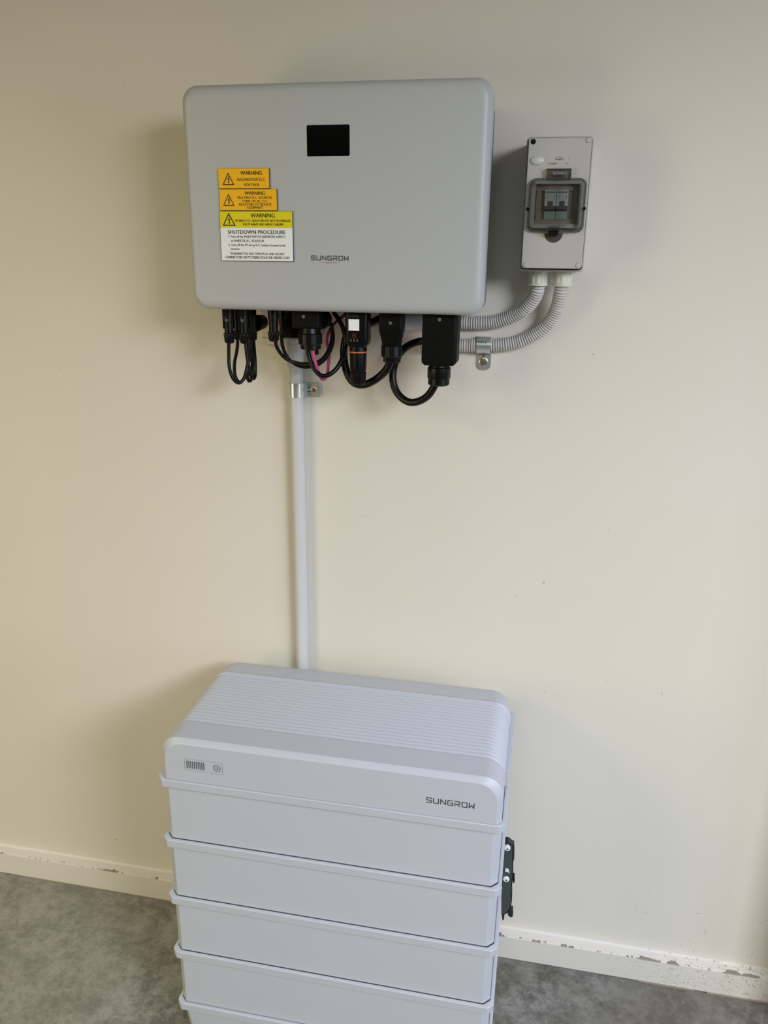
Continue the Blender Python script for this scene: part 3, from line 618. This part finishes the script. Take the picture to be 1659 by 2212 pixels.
# ------------------------------------------------------------------ battery tower
BX0, BX1, BY0, BY1 = -.3030, .3178, -.3595, -.0560
RZ = [.6226, .4914, .3602, .2290, .0978]; LT = .7076
bat = thing('battery_cabinet', ((BX0 + BX1) / 2, (BY0 + BY1) / 2, 0), 'pale blue-grey stacked home battery tower with ribbed lid, standing on the floor', 'battery')
def plan(x0, x1, y0, y1, c, n=5):                          # chamfer-like soft corner
    P = []
    for (cx_, cy_, a) in ((x0, y0, 180), (x1, y0, 270), (x1, y1, 0), (x0, y1, 90)):
        sx = 1 if cx_ == x0 else -1; sy = 1 if cy_ == y0 else -1; ox, oy = cx_ + sx * c, cy_ + sy * c
        p0 = Vector((ox + c * math.cos(math.radians(a)), oy + c * math.sin(math.radians(a)))); p3 = Vector((ox + c * math.cos(math.radians(a + 90)), oy + c * math.sin(math.radians(a + 90))))
        e0 = Vector((math.cos(math.radians(a - 90)), math.sin(math.radians(a - 90)))); e3 = Vector((math.cos(math.radians(a + 180)), math.sin(math.radians(a + 180))))
        for q in (p0 + e0 * .0012, p0.lerp(p3, .10), p0.lerp(p3, .90), p3 + e3 * .0012): P.append((q.x, q.y))
    return P
def slab(rings):                                           # rings of (z, inset, corner)
    return MB().loft([[(p_[0], p_[1], z_) for p_ in plan(BX0 + i, BX1 - i, BY0 + i, BY1 - i, c)] for z_, i, c in rings])
I = .0068
for k in range(4):
    zt, zb = RZ[k], RZ[k + 1]
    m_ = slab([(zb + .0013, I + .0006, .0117), (zb + .0019, I, .012), (zt - .016, I, .012), (zt - .010, I, .012)]).build('battery_module', BATT, bat, ang=16)
    m_['label'] = ['topmost', 'second from the top', 'third from the top', 'lowest'][k] + ' battery module of the stack'
    slab([(zt - .0168, I - .001, .0100), (zt - .0164, .0010, .0095), (zt - .0154, .0002, .0095), (zt - .0014, 0, .0095), (zt - .0004, .0008, .0095), (zt, .0020, .0100), (zt, .0060, .0110), (zt - .0030, .0075, .0110)]).build('rim', BATT, m_, ang=16)
    slab([(zt - .004, I + .0014, .0112), (zt + .0016, I + .0014, .0112)]).build('seam', BATT2, m_)
slab([(.004, .02, .02), (.010, .012, .016), (RZ[4] - .016, I, .0135), (RZ[4] - .010, I, .0135)]).build('base', BATT, bat, ang=16)
bs = [o for o in bat.children if o.name.startswith('base')][0]
zt = RZ[4]
slab([(zt - .0168, I - .001, .0100), (zt - .0164, .0010, .0095), (zt - .0154, .0002, .0095), (zt - .0014, 0, .0095), (zt - .0004, .0008, .0095), (zt, .0020, .0100), (zt, .0060, .0110), (zt - .0030, .0075, .0110)]).build('rim', BATT, bs, ang=16)
for sx in (BX0 + .06, BX1 - .06):
    for sy in (BY0 + .05, BY1 - .05): MB().turn((sx, sy, 0), [(0, .018), (.006, .018)], n=20).build('foot', BLKM, bat)
# lid: rounded-top profile swept from front to back, ribbed across the top
def lidprof(i, dz):
    x0, x1, zb_, zt_ = BX0 + .0105 + i, BX1 - .0070 - i, RZ[0] + .0013, LT - i + dz
    P = [(x0, zb_)] + [(x1, zb_)]
    r = .034
    for q in range(15): a = math.radians(90 * q / 14); P.append((x1 - r + r * math.cos(a), zt_ - r + r * math.sin(a)))
    for q in range(15): a = math.radians(90 + 90 * q / 14); P.append((x0 + r + r * math.cos(a), zt_ - r + r * math.sin(a)))
    return P
st = [(BY0 + .0020, .0088, 0), (BY0 + .0024, .0082, 0), (BY0 + .0098, .0006, 0), (BY0 + .0106, .0, 0), (BY0 + .0125, .0, 0)]
ya, yb = -.2960, -.1185; NR = 17; p_ = (yb - ya) / NR
st += [(ya - .004, 0, 0), (ya - .001, 0, 0)]
for k in range(NR):
    y0_ = ya + k * p_
    st += [(y0_ + p_ * .06, .0004, 0), (y0_ + p_ * .20, .0030, 0), (y0_ + p_ * .34, .0034, 0), (y0_ + p_ * .62, .0012, 0), (y0_ + p_ * .80, .0003, 0), (y0_ + p_ * .96, .0001, 0)]
st += [(yb + .001, -.0012, 0), (yb + .004, -.0014, 0), (yb + .009, .0005, 0), (yb + .012, .0006, 0), (BY1 - .014, .0020, -.002), (BY1 - .012, .0022, -.002), (BY1 - .004, .005, -.001), (BY1, .012, -.001)]
b = MB(); b.loft([[(q[0], yy2, q[1]) for q in lidprof(i, dz)] for yy2, i, dz in st])
lid = b.build('lid', BATT, bat, ang=20)
slab([(RZ[0] - .004, I + .0042, .0112), (RZ[0] + .0016, I + .0042, .0112)]).build('seam', BATT2, lid)
fy = BY0 + .0019
b = MB(); wordmark(b, at(920.5, 1728, fy).x, at(1025.5, 1740, fy).x, zv(973, 1740.5, fy), zv(973, 1728.6, fy), fy - .0002, .00165); b.build('brand_lettering', GREYINK, lid, smooth=False)
a, c = at(399.5, 1661.5, fy), at(479.5, 1649.8, fy); zlo, zhi = (a.z + zv(480, 1674, fy)) / 2, (zv(399, 1637.5, fy) + c.z) / 2
b = MB(); rp = rrect(a.x, c.x, zlo, zhi, .003, 5); stroke(b, rp, .00045, fy - .0002, True); sp = b.build('status_panel', mat('engraved_line', (.20, .21, .22), .6), lid, smooth=False)
def zq(x, y_): return at(390 + x / 15.08, 1625 + y_ / 15.08, fy - .0004)
b = MB()
for k in range(10):
    t0 = k / 9; p0 = zq(203 + 547 * t0, 275 + 72 * t0); p1 = zq(213 + 547 * t0, 515 + 75 * t0); xm_ = (p0.x + p1.x) / 2
    b.prism_y(rrect(xm_ - .0007, xm_ + .0007, p1.z, p0.z, .0006, 3), fy - .0004, fy + .0005)
b.build('charge_indicator', GREYINK, sp, smooth=False)
pc = zq(1180, 533); b = MB()
def annulus(mb, c0, r0, r1, y_, n_=36):
    mb.loft([[(c0.x + r * q[0], y_, c0.z + r * q[1]) for q in circ(1, n_)] for r in (r0, r1)], False, False)
annulus(b, pc, .0058, .0067, fy - .0004); annulus(b, pc, .0019, .0027, fy - .0004); b.build('power_button', GREYINK, sp, smooth=False)
# bracket and cable holder on the right flank
def zr(x, y_, d=-.20): q = at(1040 + x / 8.85, 1780 + y_ / 8.85, d); return (q.x, q.z)
poly = [zr(*p) for p in ((380, 330), (500, 322), (545, 345), (575, 378), (622, 398), (630, 520), (625, 690), (607, 720), (604, 1000), (582, 1220), (588, 1330), (582, 1480), (562, 1590), (560, 1640), (600, 1645), (604, 1740), (595, 1785), (545, 1785), (500, 1745), (510, 1700), (440, 1735), (435, 1800), (425, 1845), (398, 1845), (380, 1700))]
sb = MB().prism_y(poly, -.20, -.188).build('side_bracket', mat('dark_bracket', (.012, .014, .022), .35), bat, bevel=.001); sb['label'] = 'black cable bracket on the right flank'
poly = [zr(*p) for p in ((380, 400), (560, 400), (590, 420), (585, 900), (560, 1200), (555, 1500), (520, 1620), (440, 1700), (380, 1700))]
MB().prism_y(poly, -.2025, -.199).build('inner_plate', mat('charcoal_plate', (.05, .06, .055), .4), sb, bevel=.0006)
for (x_, y_, r_) in ((492, 465, .0060), (472, 1060, .0060)):
    q = zr(x_, y_, -.205); MB().turn((q[0], -.205, q[1]), [(.004, r_), (0, r_), (-.001, r_ * .8)], 'y', 24).build('bolt_head', WHITEP, sb)
    MB().turn((q[0] + .0004, -.2058, q[1] - .0012), [(.001, r_ * .34), (-.0006, r_ * .30)], 'y', 16).build('bolt_hole', GREYINK, sb)
q = [zr(*p, -.205) for p in ((455, 860), (500, 865), (525, 890), (532, 945), (515, 920), (480, 905), (455, 910))]
MB().prism_y(q, -.206, -.201).build('white_clip', WHITEP, sb)
q = [zr(*p, -.20) for p in ((600, 1000), (632, 998), (634, 1128), (598, 1132))]
MB().prism_y(q, -.20, -.190).prism_y([zr(575, 1030), zr(605, 1030), zr(605, 1100), zr(575, 1100)], -.198, -.192).build('latch_knob', BLK, sb, bevel=.001)
MB().box(BX1 - .01, BX1 + .0010, -.15, -.068, .606, .660).build('side_cover', BATT, bat, bevel=.0015)
MB().box(BX1 - .01, BX1 - .0020, -.27, -.075, .636, .668).build('side_strip', BATT, bat, bevel=.0015)
